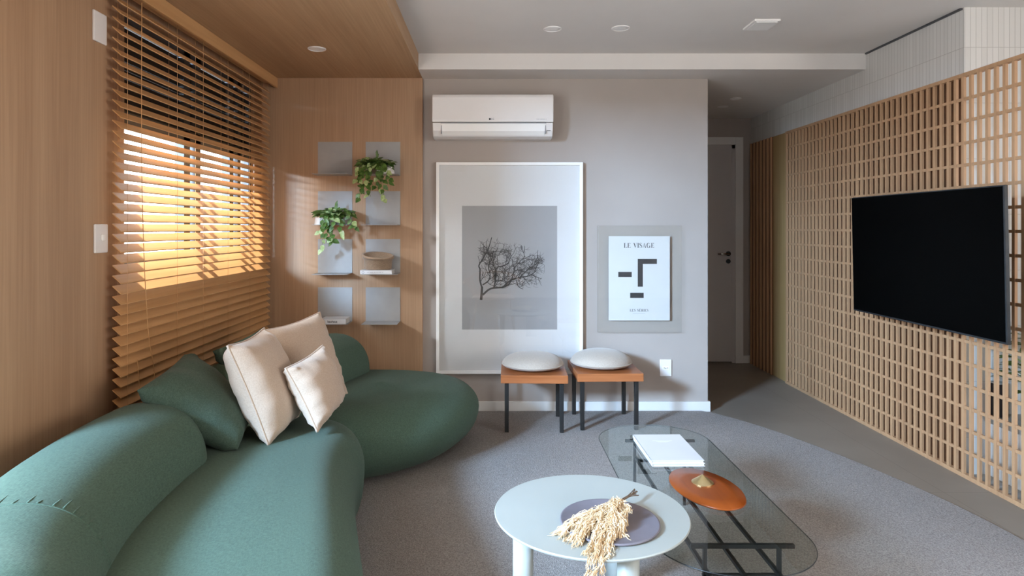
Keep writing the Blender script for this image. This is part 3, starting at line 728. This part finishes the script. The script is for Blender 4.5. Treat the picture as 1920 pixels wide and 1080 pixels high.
# ------------------------------------------------------------------ acrylic-framed poster
pp = thing('acrylic_framed_poster', 'smaller poster with black bars floating in a clear acrylic box frame', 'picture', (1.06, YB, 0.56))
ax0, ax1, az0, az1 = 0.751, 1.352, 0.575, 1.345; yf = YB-0.045
link('acrylic_box', B(ax0, ax1, yf, YB-0.001, az0, az1), 'acrylic', pp, bevel=0.002)
bx0, bx1, bz0, bz1 = 0.830, 1.270, 0.661, 1.268; yp = YB-0.030
link('poster_sheet', B(bx0, bx1, yp, yp+0.003, bz0, bz1), 'paper', pp)
yb2 = yp-0.0006
def pz(x, y): return (bx0+(x-12)/726*(bx1-bx0), bz1-(y-14)/1020*(bz1-bz0))
bm = bmesh.new()
for a in ((126, 446, 286, 508), (267, 699, 428, 761), (357, 289, 418, 625), (418, 289, 585, 349)):
    xa, za = pz(a[0], a[1]); xb_, zb_ = pz(a[2], a[3]); box(bm, xa, xb_, yb2, yp, zb_, za)
link('poster_bars', bm, 'ink', pp)
def ribbon(bm, pts, ws, ox, oz, s, y):
    P = spline([(p[0], p[1], 0) for p in pts], 6, False); n = len(P); prev = None
    for i, p in enumerate(P):
        d = (P[min(i+1, n-1)]-P[max(i-1, 0)]).normalized(); q = Vector((-d.y, d.x, 0)); f = i/(n-1)*(len(ws)-1); k = min(int(f), len(ws)-2); wd = ws[k]+(ws[k+1]-ws[k])*(f-k)
        cur = [bm.verts.new((ox+(p.x+q.x*wd/2*e)*s, y, oz+(p.y+q.y*wd/2*e)*s)) for e in (1, -1)]
        if prev: bm.faces.new((prev[0], cur[0], cur[1], prev[1]))
        prev = cur
T, t_, tri = 0.17, 0.035, None
def q4(x0, y0, x1, y1): return [(x0, y0), (x1, y0), (x1, y1), (x0, y1)]
LET = {
 'I': (0.42, [q4(0.12, 0, 0.29, 1), q4(0.02, 0, 0.40, t_), q4(0.02, 1-t_, 0.40, 1)], []),
 'L': (0.70, [q4(0.12, 0, 0.29, 1), q4(0.02, 1-t_, 0.42, 1), q4(0.02, 0, 0.66, t_), [(0.50, t_), (0.66, t_), (0.66, 0.30)]], []),
 'E': (0.72, [q4(0.12, 0, 0.29, 1), q4(0.02, 1-t_, 0.64, 1), q4(0.02, 0, 0.68, t_), [(0.52, t_), (0.68, t_), (0.68, 0.28)], [(0.50, 1-t_), (0.64, 1-t_), (0.64, 0.74)], q4(0.29, 0.50, 0.48, 0.53), q4(0.46, 0.40, 0.50, 0.63)], []),
 'V': (0.78, [[(0.06, 1), (0.25, 1), (0.48, 0.18), (0.40, 0)], [(0.40, 0), (0.44, 0), (0.69, 1), (0.64, 1)], q4(0, 1-t_, 0.33, 1), q4(0.54, 1-t_, 0.78, 1)], []),
 'A': (0.82, [[(0.08, 0), (0.12, 0), (0.43, 0.93), (0.39, 1)], [(0.39, 1), (0.43, 1), (0.74, 0), (0.55, 0)], q4(0.19, 0.30, 0.62, 0.33), q4(0, 0, 0.22, t_), q4(0.46, 0, 0.82, t_)], []),
 'S': (0.62, [q4(0.05, 0.0, 0.08, 0.3), q4(0.48, 0.72, 0.51, 1.0)], [([(0.50, 0.78), (0.42, 0.95), (0.26, 0.99), (0.11, 0.86), (0.14, 0.68), (0.32, 0.52), (0.48, 0.36), (0.50, 0.18), (0.36, 0.02), (0.18, 0.03), (0.06, 0.20)], [0.03, 0.04, 0.10, 0.17, 0.17, 0.10, 0.04, 0.03])]),
 'G': (0.86, [q4(0.58, 0.0, 0.74, 0.42), q4(0.48, 0.40, 0.84, 0.43), q4(0.62, 0.70, 0.65, 1.0)], [([(0.64, 0.74), (0.56, 0.93), (0.42, 0.99), (0.24, 0.92), (0.12, 0.70), (0.11, 0.40), (0.20, 0.12), (0.40, 0.01), (0.56, 0.06), (0.64, 0.20)], [0.03, 0.04, 0.11, 0.17, 0.17, 0.11, 0.04, 0.03])]),
 'R': (0.80, [q4(0.12, 0, 0.29, 1), q4(0.02, 1-t_, 0.42, 1), q4(0.02, 0, 0.40, t_), [(0.34, 0.50), (0.50, 0.50), (0.80, 0), (0.60, 0)]], [([(0.29, 0.985), (0.48, 0.97), (0.60, 0.76), (0.48, 0.52), (0.29, 0.50)], [0.03, 0.1, 0.16, 0.1, 0.03])]),
}
def lettering(s, cx, z, h, y, mat, parent, name, gap=0.10):
    bm = bmesh.new(); tot = sum((0.5 if c == ' ' else LET['E' if c == 'É' else c][0]+gap) for c in s)-gap; x = cx-tot*h/2
    for c in s:
        if c == ' ': x += 0.5*h; continue
        wd, polys, ribs = LET['E' if c == 'É' else c]
        if c == 'É': polys = polys+[[(0.30, 1.08), (0.36, 1.08), (0.50, 1.26), (0.40, 1.26)]]
        for p in polys: bm.faces.new([bm.verts.new((x+a*h, y, z+b*h)) for a, b in p])
        for pts_, ws in ribs: ribbon(bm, pts_, ws, x, z, h, y)
        x += (wd+gap)*h
    return link(name, bm, mat, parent)
lx, lz = pz(372, 154); lettering('LE VISAGE', lx, lz, 0.034, yb2, 'ink', pp, 'title_lettering', 0.045)
lx, lz = pz(374, 926); lettering('LES SÉRIES', lx, lz, 0.0185, yb2, 'ink', pp, 'subtitle_lettering', 0.10)
lx, lz = pz(372, 948); link('caption_line', B(lx-0.045, lx+0.045, yb2, yp, lz-0.001, lz+0.0005), 'ink_soft', pp)

# ------------------------------------------------------------------ outlet and switches
def plate_back(x0, x1, z0, z1, label):
    t = thing('wall_outlet', label, 'outlet', ((x0+x1)/2, YB, z0))
    link('cover_plate', B(x0, x1, YB-0.010, YB, z0, z1), 'white_plastic', t, bevel=0.003)
    cx, cz = (x0+x1)/2, (z0+z1)/2
    link('socket', B(cx-0.026, cx+0.026, YB-0.0125, YB-0.010, cz-0.013, cz+0.013), 'frame_white', t, bevel=0.002)
    bm = bmesh.new()
    for dx in (-0.012, 0, 0.012): disc_y(bm, cx+dx, YB-0.0125, YB-0.0130, cz-(0.003 if dx == 0 else 0), 0.0033, 12)
    link('socket_holes', bm, 'ink', t)
plate_back(1.205, 1.289, 0.255, 0.376, 'white power outlet on the grey wall right of the stools')
t = thing('wall_switch', 'blank white cover plate high on the wood wall left of the blind', 'switch plate', (XL, 2.72, 2.1))
link('cover_plate', B(XL, XL+0.009, 2.680, 2.770, 2.105, 2.232), 'white_plastic', t, bevel=0.003)
t = thing('wall_switch', 'white light switch with a raised button, lower on the wood wall', 'switch', (XL, 2.73, 1.22))
link('cover_plate', B(XL, XL+0.010, 2.686, 2.778, 1.221, 1.343), 'white_plastic', t, bevel=0.005)
link('switch_button', B(XL+0.010, XL+0.020, 2.722, 2.742, 1.272, 1.300), 'frame_white', t, bevel=0.004)

# ------------------------------------------------------------------ stools and their round cushions
def stool(cx, cy, rot, label, wx=0.43, wy=0.45, top=0.385):
    t = thing('low_stool', label, 'stool', (cx, cy, 0.010), 'square wooden stools')
    c = (cx, cy, 0)
    link('seat', B(cx-wx/2, cx+wx/2, cy-wy/2, cy+wy/2, top-0.052, top, rot, c), 'stool', t, bevel=0.003)
    for sx in (-1, 1):
        for sy in (-1, 1):
            x = cx+sx*(wx/2-0.038); y = cy+sy*(wy/2-0.045)
            link('leg', B(x-0.013, x+0.013, y-0.013, y+0.013, 0.010, top-0.052, rot, c), 'black_metal', t, bevel=0.002)
def round_cushion(cx, cy, z, r, h, label, tilt=0):
    t = thing('round_cushion', label, 'cushion', (cx, cy, z), 'round cream cushions')
    prof = []; n = 14
    for i in range(n+1):
        a = math.pi/2*i/n; prof.append((r*math.sin(a)**0.8 if i else 0, h*0.30*(1-math.cos(a)**0.9)))
    for i in range(1, n+1):
        a = math.pi/2*(1-i/n); prof.append((r*math.sin(a)**0.85 if i < n else 0, h*0.30+h*0.70*(math.cos(a)**1.05)))
    bm = bmesh.new(); lathe(bm, prof, (cx, cy, z), 64)
    if tilt: bmesh.ops.rotate(bm, verts=bm.verts, cent=(cx, cy, z), matrix=Matrix.Rotation(tilt, 3, 'Y'))
    cc = link('cushion_cover', bm, 'cream', t, smooth=True)
    bm = bmesh.new(); tube(bm, [(cx+(r+0.001)*math.cos(2*math.pi*k/64), cy+(r+0.001)*math.sin(2*math.pi*k/64), z+h*0.30) for k in range(65)], 0.0035, 6, False)
    link('piping', bm, 'cream', cc, smooth=True)
stool(0.268, 4.36, R(-1.5), 'low brown wooden stool with black legs, left of the pair')
stool(0.752, 4.41, R(1.5), 'low brown wooden stool with black legs, right one nearest the outlet')
round_cushion(0.265, 4.37, 0.3852, 0.205, 0.105, 'round cream seat cushion on the left wooden stool')
round_cushion(0.735, 4.42, 0.3852, 0.205, 0.115, 'round cream seat cushion on the right wooden stool, a little plumper')

# ------------------------------------------------------------------ glass coffee table
gt = thing('glass_coffee_table', 'long rounded clear glass coffee table on a thin black metal frame', 'coffee table', (0.78, 2.55, 0.010))
gx0, gx1, gy0, gy1, gr, gz = 0.500, 1.018, 1.855, 3.285, 0.235, 0.322
ol = []
for cx, cy, a0 in ((gx1-gr, gy1-gr, 0), (gx0+gr, gy1-gr, 90), (gx0+gr, gy0+gr, 180), (gx1-gr, gy0+gr, 270)):
    for k in range(15): a = R(a0+90*k/14); ol.append((cx+gr*math.cos(a), cy+gr*math.sin(a)))
bm = bmesh.new(); prism(bm, ol, gz, gz+0.008); link('glass_top', bm, 'glass', gt)
bm = bmesh.new(); tube(bm, [(p[0], p[1], gz+0.004) for p in ol]+[(ol[0][0], ol[0][1], gz+0.004)], 0.0016, 6, False)
o = link('polished_edge', bm, 'tv_edge', gt, smooth=True)
def bar(name, a, b, r=0.006, par=gt):
    a, b = Vector(a), Vector(b); bm = bmesh.new(); tube(bm, [a, b], r*1.3, 4); return link(name, bm, 'black_metal', par)
for yy in (2.06, 3.08):
    link('top_rail', B(0.627, 0.955, yy-0.007, yy+0.007, gz-0.0125, gz-0.0005), 'black_metal', gt)
    link('lower_rail', B(0.665, 0.915, yy-0.006, yy+0.006, 0.215, 0.227), 'black_metal', gt)
    for xx in (0.672, 0.908): link('leg', B(xx-0.006, xx+0.006, yy-0.006, yy+0.006, 0.010, gz-0.0125), 'black_metal', gt)
for xx in (0.678, 0.790, 0.902): link('long_rail', B(xx-0.006, xx+0.006, 2.0, 3.12, 0.227, 0.239), 'black_metal', gt)

# white books on the glass
gzt = gz+0.0082
def wb(z0, z1, label, dx=0.0): 
    return book(0.660+dx, 0.882+dx, 2.705, 3.045, z0, z1, label, 'white books on the glass table', spine_axis='left', rot=R(0.8))
wb(gzt, gzt+0.0125, 'thin white book, lower of the two stacked on the glass table', 0.0)
t = wb(gzt+0.0127, gzt+0.026, 'thin white book, upper of the two stacked on the glass table', -0.003)
bm = bmesh.new()
for k, (a, b) in enumerate(((0.725, 0.815), (0.74, 0.80), (0.745, 0.79))): box(bm, a, b, 2.955-0.010*k, 2.957-0.010*k, gzt+0.026, gzt+0.0262)
link('embossed_title', bm, 'mat_board', t)

# oval wooden tray with brass cone
t = thing('wooden_disc_tray', 'shiny orange-brown oval wooden disc lying on the glass table', 'tray', (0.805, 2.46, gzt))
bm = bmesh.new(); lathe(bm, [(0, 0), (0.93, 0), (1.0, 0.007), (0.985, 0.012), (0.6, 0.0135), (0, 0.0135)], (0.808, 2.463, gzt), 64, 0.122, 0.198, R(8)); link('disc', bm, 'disc', t, smooth=True)
bm = bmesh.new(); lathe(bm, [(0, 0), (0.041, 0), (0.041, 0.003), (0.002, 0.031), (0, 0.0315)], (0.807, 2.50, gzt+0.0138), 40)
tag(link('brass_cone', bm, 'brass'), 'small pale brass cone standing on the orange-brown wooden disc', 'ornament')

# ------------------------------------------------------------------ round white table
rt = thing('round_coffee_table', 'round white coffee table with thick cylindrical legs in the foreground', 'coffee table', (0.317, 2.12, 0.010))
bm = bmesh.new(); lathe(bm, [(0, 0.385), (0.300, 0.385), (0.312, 0.392), (0.3145, 0.3965), (0.312, 0.400), (0, 0.400)], (0.318, 2.120, 0), 96); link('table_top', bm, 'white_table', rt, smooth=False)
for dx, dy in ((-0.222, -0.03), (0.085, -0.185), (0.118, 0.205)):
    bm = bmesh.new(); tube(bm, [(0.318+dx, 2.12+dy, 0.010), (0.318+dx, 2.12+dy, 0.385)], 0.033, 32); o = link('leg', bm, 'white_table', rt)
    for p in o.data.polygons: p.use_smooth = len(p.vertices) == 4
# leaf-shaped clay plate
ol = []
for k in range(64):
    a = 2*math.pi*k/64; r = 0.155
    x, y = r*math.cos(a), r*math.sin(a)*1.03
    dd = abs(((a-R(205)+math.pi) % (2*math.pi))-math.pi); s = 1+0.05*math.exp(-(dd/0.14)**2)-0.05*math.exp(-((a-R(222))/0.16)**2)
    ol.append((x*s, y*s))
cx, cy = 0.365, 2.035
prof = [(0.95, 0.0), (1.0, 0.005), (0.998, 0.009), (0.97, 0.0098), (0.93, 0.0072), (0.6, 0.006), (0.05, 0.006)]
bm = bmesh.new(); loops_mesh(bm, [[Vector((cx+p[0]*s, cy+p[1]*s, 0.4002+z)) for p in ol] for s, z in prof])
tag(link('clay_plate', bm, 'clay', smooth=True), 'flat grey-purple clay plate with a pointed lip on the round white table', 'plate')
# dried grass bunch
gb = thing('dried_grass_bunch', 'bunch of cream dried grass lying across the grey plate and white table', 'dried flowers', (0.33, 1.98, 0.41))
rnd = random.Random(12)
zt = 0.4095
tip = Vector((0.488, 2.205, 0.428)); neck = Vector((0.400, 2.100, 0.432))
bm = bmesh.new()
for i in range(7):
    a = tip+Vector((rnd.uniform(-.006, .006), rnd.uniform(-.02, .012), rnd.uniform(-.006, .006))); m_ = tip.lerp(neck, 0.45)+Vector((rnd.uniform(-.006, .006), rnd.uniform(-.006, .006), 0.002))
    tube(bm, spline([a, m_, neck+Vector((rnd.uniform(-.01, .01), rnd.uniform(-.01, .01), rnd.uniform(-.008, .004))), neck+Vector((-0.02, -0.03, -0.005))], 5, False), rnd.uniform(0.0014, 0.0022), 6)
link('stems', bm, 'twig', gb, smooth=True)
bm = bmesh.new()
neck2 = Vector((0.405, 2.105, 0.432))
ends = [(0.205, 1.945), (0.225, 1.925), (0.215, 1.97), (0.25, 1.90), (0.245, 1.94), (0.285, 1.88), (0.275, 1.845), (0.30, 1.86), (0.265, 1.765), (0.285, 1.80), (0.33, 1.90), (0.345, 1.91), (0.375, 1.93), (0.385, 1.945), (0.36, 1.96), (0.31, 1.93), (0.235, 1.985), (0.27, 1.95), (0.40, 1.97), (0.32, 1.86)]
RIM = Vector((0.318, 2.12, 0))
def zmin(x, y):
    d = math.hypot(x-0.318, y-2.12)
    return 0.402 if d < 0.322 else 0.37
for (ex, ey) in ends:
    for rep_ in range(3):
        st = neck2+Vector((rnd.uniform(-.018, .016), rnd.uniform(-.02, .012), rnd.uniform(-.006, .012)))
        e = Vector((ex+rnd.gauss(0, .008), ey+rnd.gauss(0, .008), 0.405+rnd.uniform(0, 0.006)))
        if e.y < 1.80: e.z = 0.385
        m1 = st.lerp(e, 0.35)+Vector((rnd.gauss(0, .014), rnd.gauss(0, .014), rnd.uniform(0.0, 0.022))); m2 = st.lerp(e, 0.7)+Vector((rnd.gauss(0, .010), rnd.gauss(0, .010), rnd.uniform(0.0, 0.018)))
        path = spline([st, m1, m2, e], 9, False)
        for p in path: p.z = max(p.z, zmin(p.x, p.y)+0.002)
        tube(bm, path, 0.0013, 5)
        for k, p in enumerate(path):
            f = k/len(path); rad = 0.016*(1-0.55*f)+0.003
            for q in range(4):
                d = Vector((rnd.gauss(0, 1), rnd.gauss(0, 1), rnd.gauss(0, 0.8))).normalized()
                a0 = p+d*rad*rnd.uniform(0.1, 0.5); a1 = p+d*rad*0.8+(path[min(k+2, len(path)-1)]-path[max(k-2, 0)]).normalized()*rnd.uniform(0.006, 0.034); a1.z -= 0.004
                mid = (a0+a1)/2+Vector((rnd.gauss(0, .003), rnd.gauss(0, .003), rnd.gauss(0, .003)))
                for v_ in (a0, mid, a1): v_.z = max(v_.z, zmin(v_.x, v_.y)+0.001)
                tube(bm, [a0, mid, a1], [0.0010, 0.0013, 0.0005], 4)
o = link('grass_tufts', bm, 'grass', gb); o['kind'] = 'stuff'

# ------------------------------------------------------------------ television
tv = thing('television', 'large black flat screen television on an arm in front of the lattice', 'television', (2.24, 3.43, 0.81))
def tvbox(name, y0, y1, z0, z1, d0, d1, mat, **k):
    bm = B(-d1, -d0, y0, y1, z0, z1)
    rotm = Matrix.Rotation(R(-1.15), 4, 'Y')
    piv = Vector((2.235, 3.43, 1.165))
    bm.transform(Matrix.Translation(piv) @ rotm); return link(name, bm, mat, tv, **k)
ya, yb_, za, zb = -0.603, 0.603, -0.350, 0.350
# local: x grows away from the viewer's side of the room (towards the wall)
tvbox('screen', ya+0.008, yb_-0.006, za+0.010, zb-0.006, -0.0001, 0.0012, 'screen')
tvbox('housing', ya, yb_, za, zb, -0.018, 0.0, 'tv_edge', bevel=0.003)
tvbox('rear_cover', ya+0.18, yb_-0.18, za+0.06, zb-0.15, -0.055, -0.018, 'black_metal', bevel=0.006)
bm = bmesh.new(); box(bm, 2.29, LX-0.012, 3.40, 3.46, 1.08, 1.22); box(bm, LX-0.012, LX-0.0005, 3.28, 3.58, 0.98, 1.32)
link('wall_arm', bm, 'black_metal', tv)

# ------------------------------------------------------------------ kitchen glimpsed through the lattice
kb = thing('low_kitchen_cabinet', 'low white cabinet with grey top just behind the open lattice at right', 'cabinet', (2.9, 2.9, 0))
link('cabinet_body', B(2.66, 3.2, 2.0, 3.488, 0.0, 0.285), 'white_paint', kb, bevel=0.002)
link('stone_top', B(2.645, 3.21, 1.98, 3.488, 0.285, 0.325), 'counter', kb, bevel=0.002)
ct = thing('black_crate', 'tall black slatted crate standing on the low white cabinet behind the lattice', 'crate', (2.69, 3.45, 0.3252))
bm = bmesh.new()
for y in (3.422, 3.444, 3.466): box(bm, 2.662, 2.668, y, y+0.016, 0.3252, 0.50)
box(bm, 2.668, 2.72, 3.42, 3.484, 0.3252, 0.50)
link('crate_body', bm, 'red_black', ct); link('crate_rim', B(2.66, 2.722, 3.418, 3.486, 0.50, 0.506), 'counter', ct)
def bush(x, y, z, r, h, n, label, seed, potc='white_table'):
    rnd = random.Random(seed); t = thing('leafy_houseplant', label, 'potted plant', (x, y, z), 'plants behind the lattice')
    bm = bmesh.new(); lathe(bm, [(0, 0), (0.06, 0), (0.085, 0.12), (0.078, 0.12), (0.07, 0.11), (0, 0.105)], (x, y, z), 32); link('pot', bm, potc, t, smooth=True)
    bm = bmesh.new(); fb = bmesh.new()
    for i in range(n):
        a = rnd.uniform(0, 6.28); el = rnd.uniform(0.15, 1.0); e = Vector((x+math.cos(a)*r*(1-el*0.5)*rnd.uniform(0.5, 1), y+math.sin(a)*r*(1-el*0.5)*rnd.uniform(0.5, 1), z+0.12+h*el))
        e.y = min(e.y, 3.44)
        s0 = Vector((x, y, z+0.11)); tube(bm, spline([s0, s0.lerp(e, 0.6)+Vector((0, 0, 0.04)), e], 4, False), 0.0018, 4)
        leaf(fb, e, Vector((math.cos(a), math.sin(a), 0.1)), Vector((0, 0, 1)), rnd.uniform(0.07, 0.11), rnd.uniform(0.02, 0.032), 1 if rnd.random() < 0.1 else 0)
    for v in fb.verts: v.co.y = min(v.co.y, 3.485); v.co.x = max(v.co.x, LX+0.05)
    link('stems', bm, 'stem', t); link('foliage', fb, ['leaf', 'leaf_light'], t)
bush(2.80, 3.30, 0.3252, 0.20, 0.36, 70, 'leafy green plant in a pale pot, farther one behind the lattice', 3)
bush(2.86, 2.98, 0.3252, 0.24, 0.85, 90, 'leafy green plant in a pale pot, nearer one behind the lattice at the picture edge', 6)

# ------------------------------------------------------------------ behind the viewpoint, seen mirrored in the large picture's glass
M['pale_wood'] = mat_wood('pale_ash_wood', '#E0BFA6', '#EBCDB6', 2)
ch = thing('spindle_armchair', 'pale wooden spindle-back armchair seen only mirrored in the large picture glass', 'chair', (-0.03, 0.80, 0.010))
def t1(name, pts, r, mat='pale_wood', par=ch, n=6, sp=True):
    bm = bmesh.new(); tube(bm, spline(pts, n, False) if sp and len(pts) > 2 else pts, r, 10); return link(name, bm, mat, par, smooth=True)
link('seat', B(-0.27, 0.27, 0.62, 1.10, 0.415, 0.445), 'pale_wood', ch, bevel=0.01)
t1('arm_rail', [(0.36, 1.08, 0.62), (0.37, 0.85, 0.63), (0.25, 0.60, 0.70), (0.0, 0.52, 0.74), (-0.25, 0.60, 0.70), (-0.37, 0.85, 0.63), (-0.36, 1.08, 0.62)], 0.016)
for k in range(11):
    a = R(180+180*k/10); t1('spindle', [(0.26*math.cos(a), 0.86+0.22*math.sin(a), 0.445), (0.33*math.cos(a), 0.86+0.30*math.sin(a), 0.60), (0.35*math.cos(a), 0.86+0.325*math.sin(a), 0.66+0.07*abs(math.sin(a)))], 0.007)
for sx in (-1, 1):
    for sy in (-1, 1): t1('leg', [(sx*0.21, 0.86+sy*0.18, 0.42), (sx*0.27, 0.86+sy*0.23, 0.012)], 0.015, sp=False)
pl = thing('ring_pendant_lamp', 'white looped pendant lamp seen only mirrored at the top of the large picture', 'pendant lamp', (1.05, -1.0, 2.1))
for c_, rr_, tl in (((1.04, -1.0, 2.10), 0.34, 0), ((1.42, -1.05, 2.36), 0.40, 0.3)):
    bm = bmesh.new(); tube(bm, [(c_[0]+rr_*math.cos(2*math.pi*k/60)*math.cos(tl), c_[1]+rr_*math.cos(2*math.pi*k/60)*math.sin(tl), min(c_[2]+rr_*math.sin(2*math.pi*k/60), H-0.02)) for k in range(61)], 0.013, 8, False)
    link('ring', bm, 'frame_white', pl, smooth=True)
bm = bmesh.new(); tube(bm, [(1.04, -1.0, 2.43), (1.04, -1.0, H)], 0.004, 6); link('cord', bm, 'frame_white', pl)
sb_ = thing('wall_ledge', 'long white wall ledge seen only mirrored in the large picture glass', 'shelf', (0.9, -2.95, 1.0))
link('board', B(0.08, 2.0, -3.048, -2.80, 0.985, 1.015), 'frame_white', sb_)
def cup(x, r, h, label):
    bm = bmesh.new(); lathe(bm, [(0, 0), (r*0.7, 0), (r, h), (r*0.9, h), (r*0.62, 0.01), (0, 0.01)], (x, -2.92, 1.0155), 24)
    tag(link('white_cup', bm, 'frame_white', smooth=True), label, 'cup')
cup(0.72, 0.035, 0.16, 'tall white cup on the mirrored ledge, nearer the branch'); cup(0.88, 0.075, 0.08, 'low white bowl on the mirrored ledge between the tall cups')
cup(1.33, 0.035, 0.16, 'tall white cup on the mirrored ledge at the picture edge'); cup(1.47, 0.08, 0.08, 'low white bowl at the outer end of the mirrored ledge')
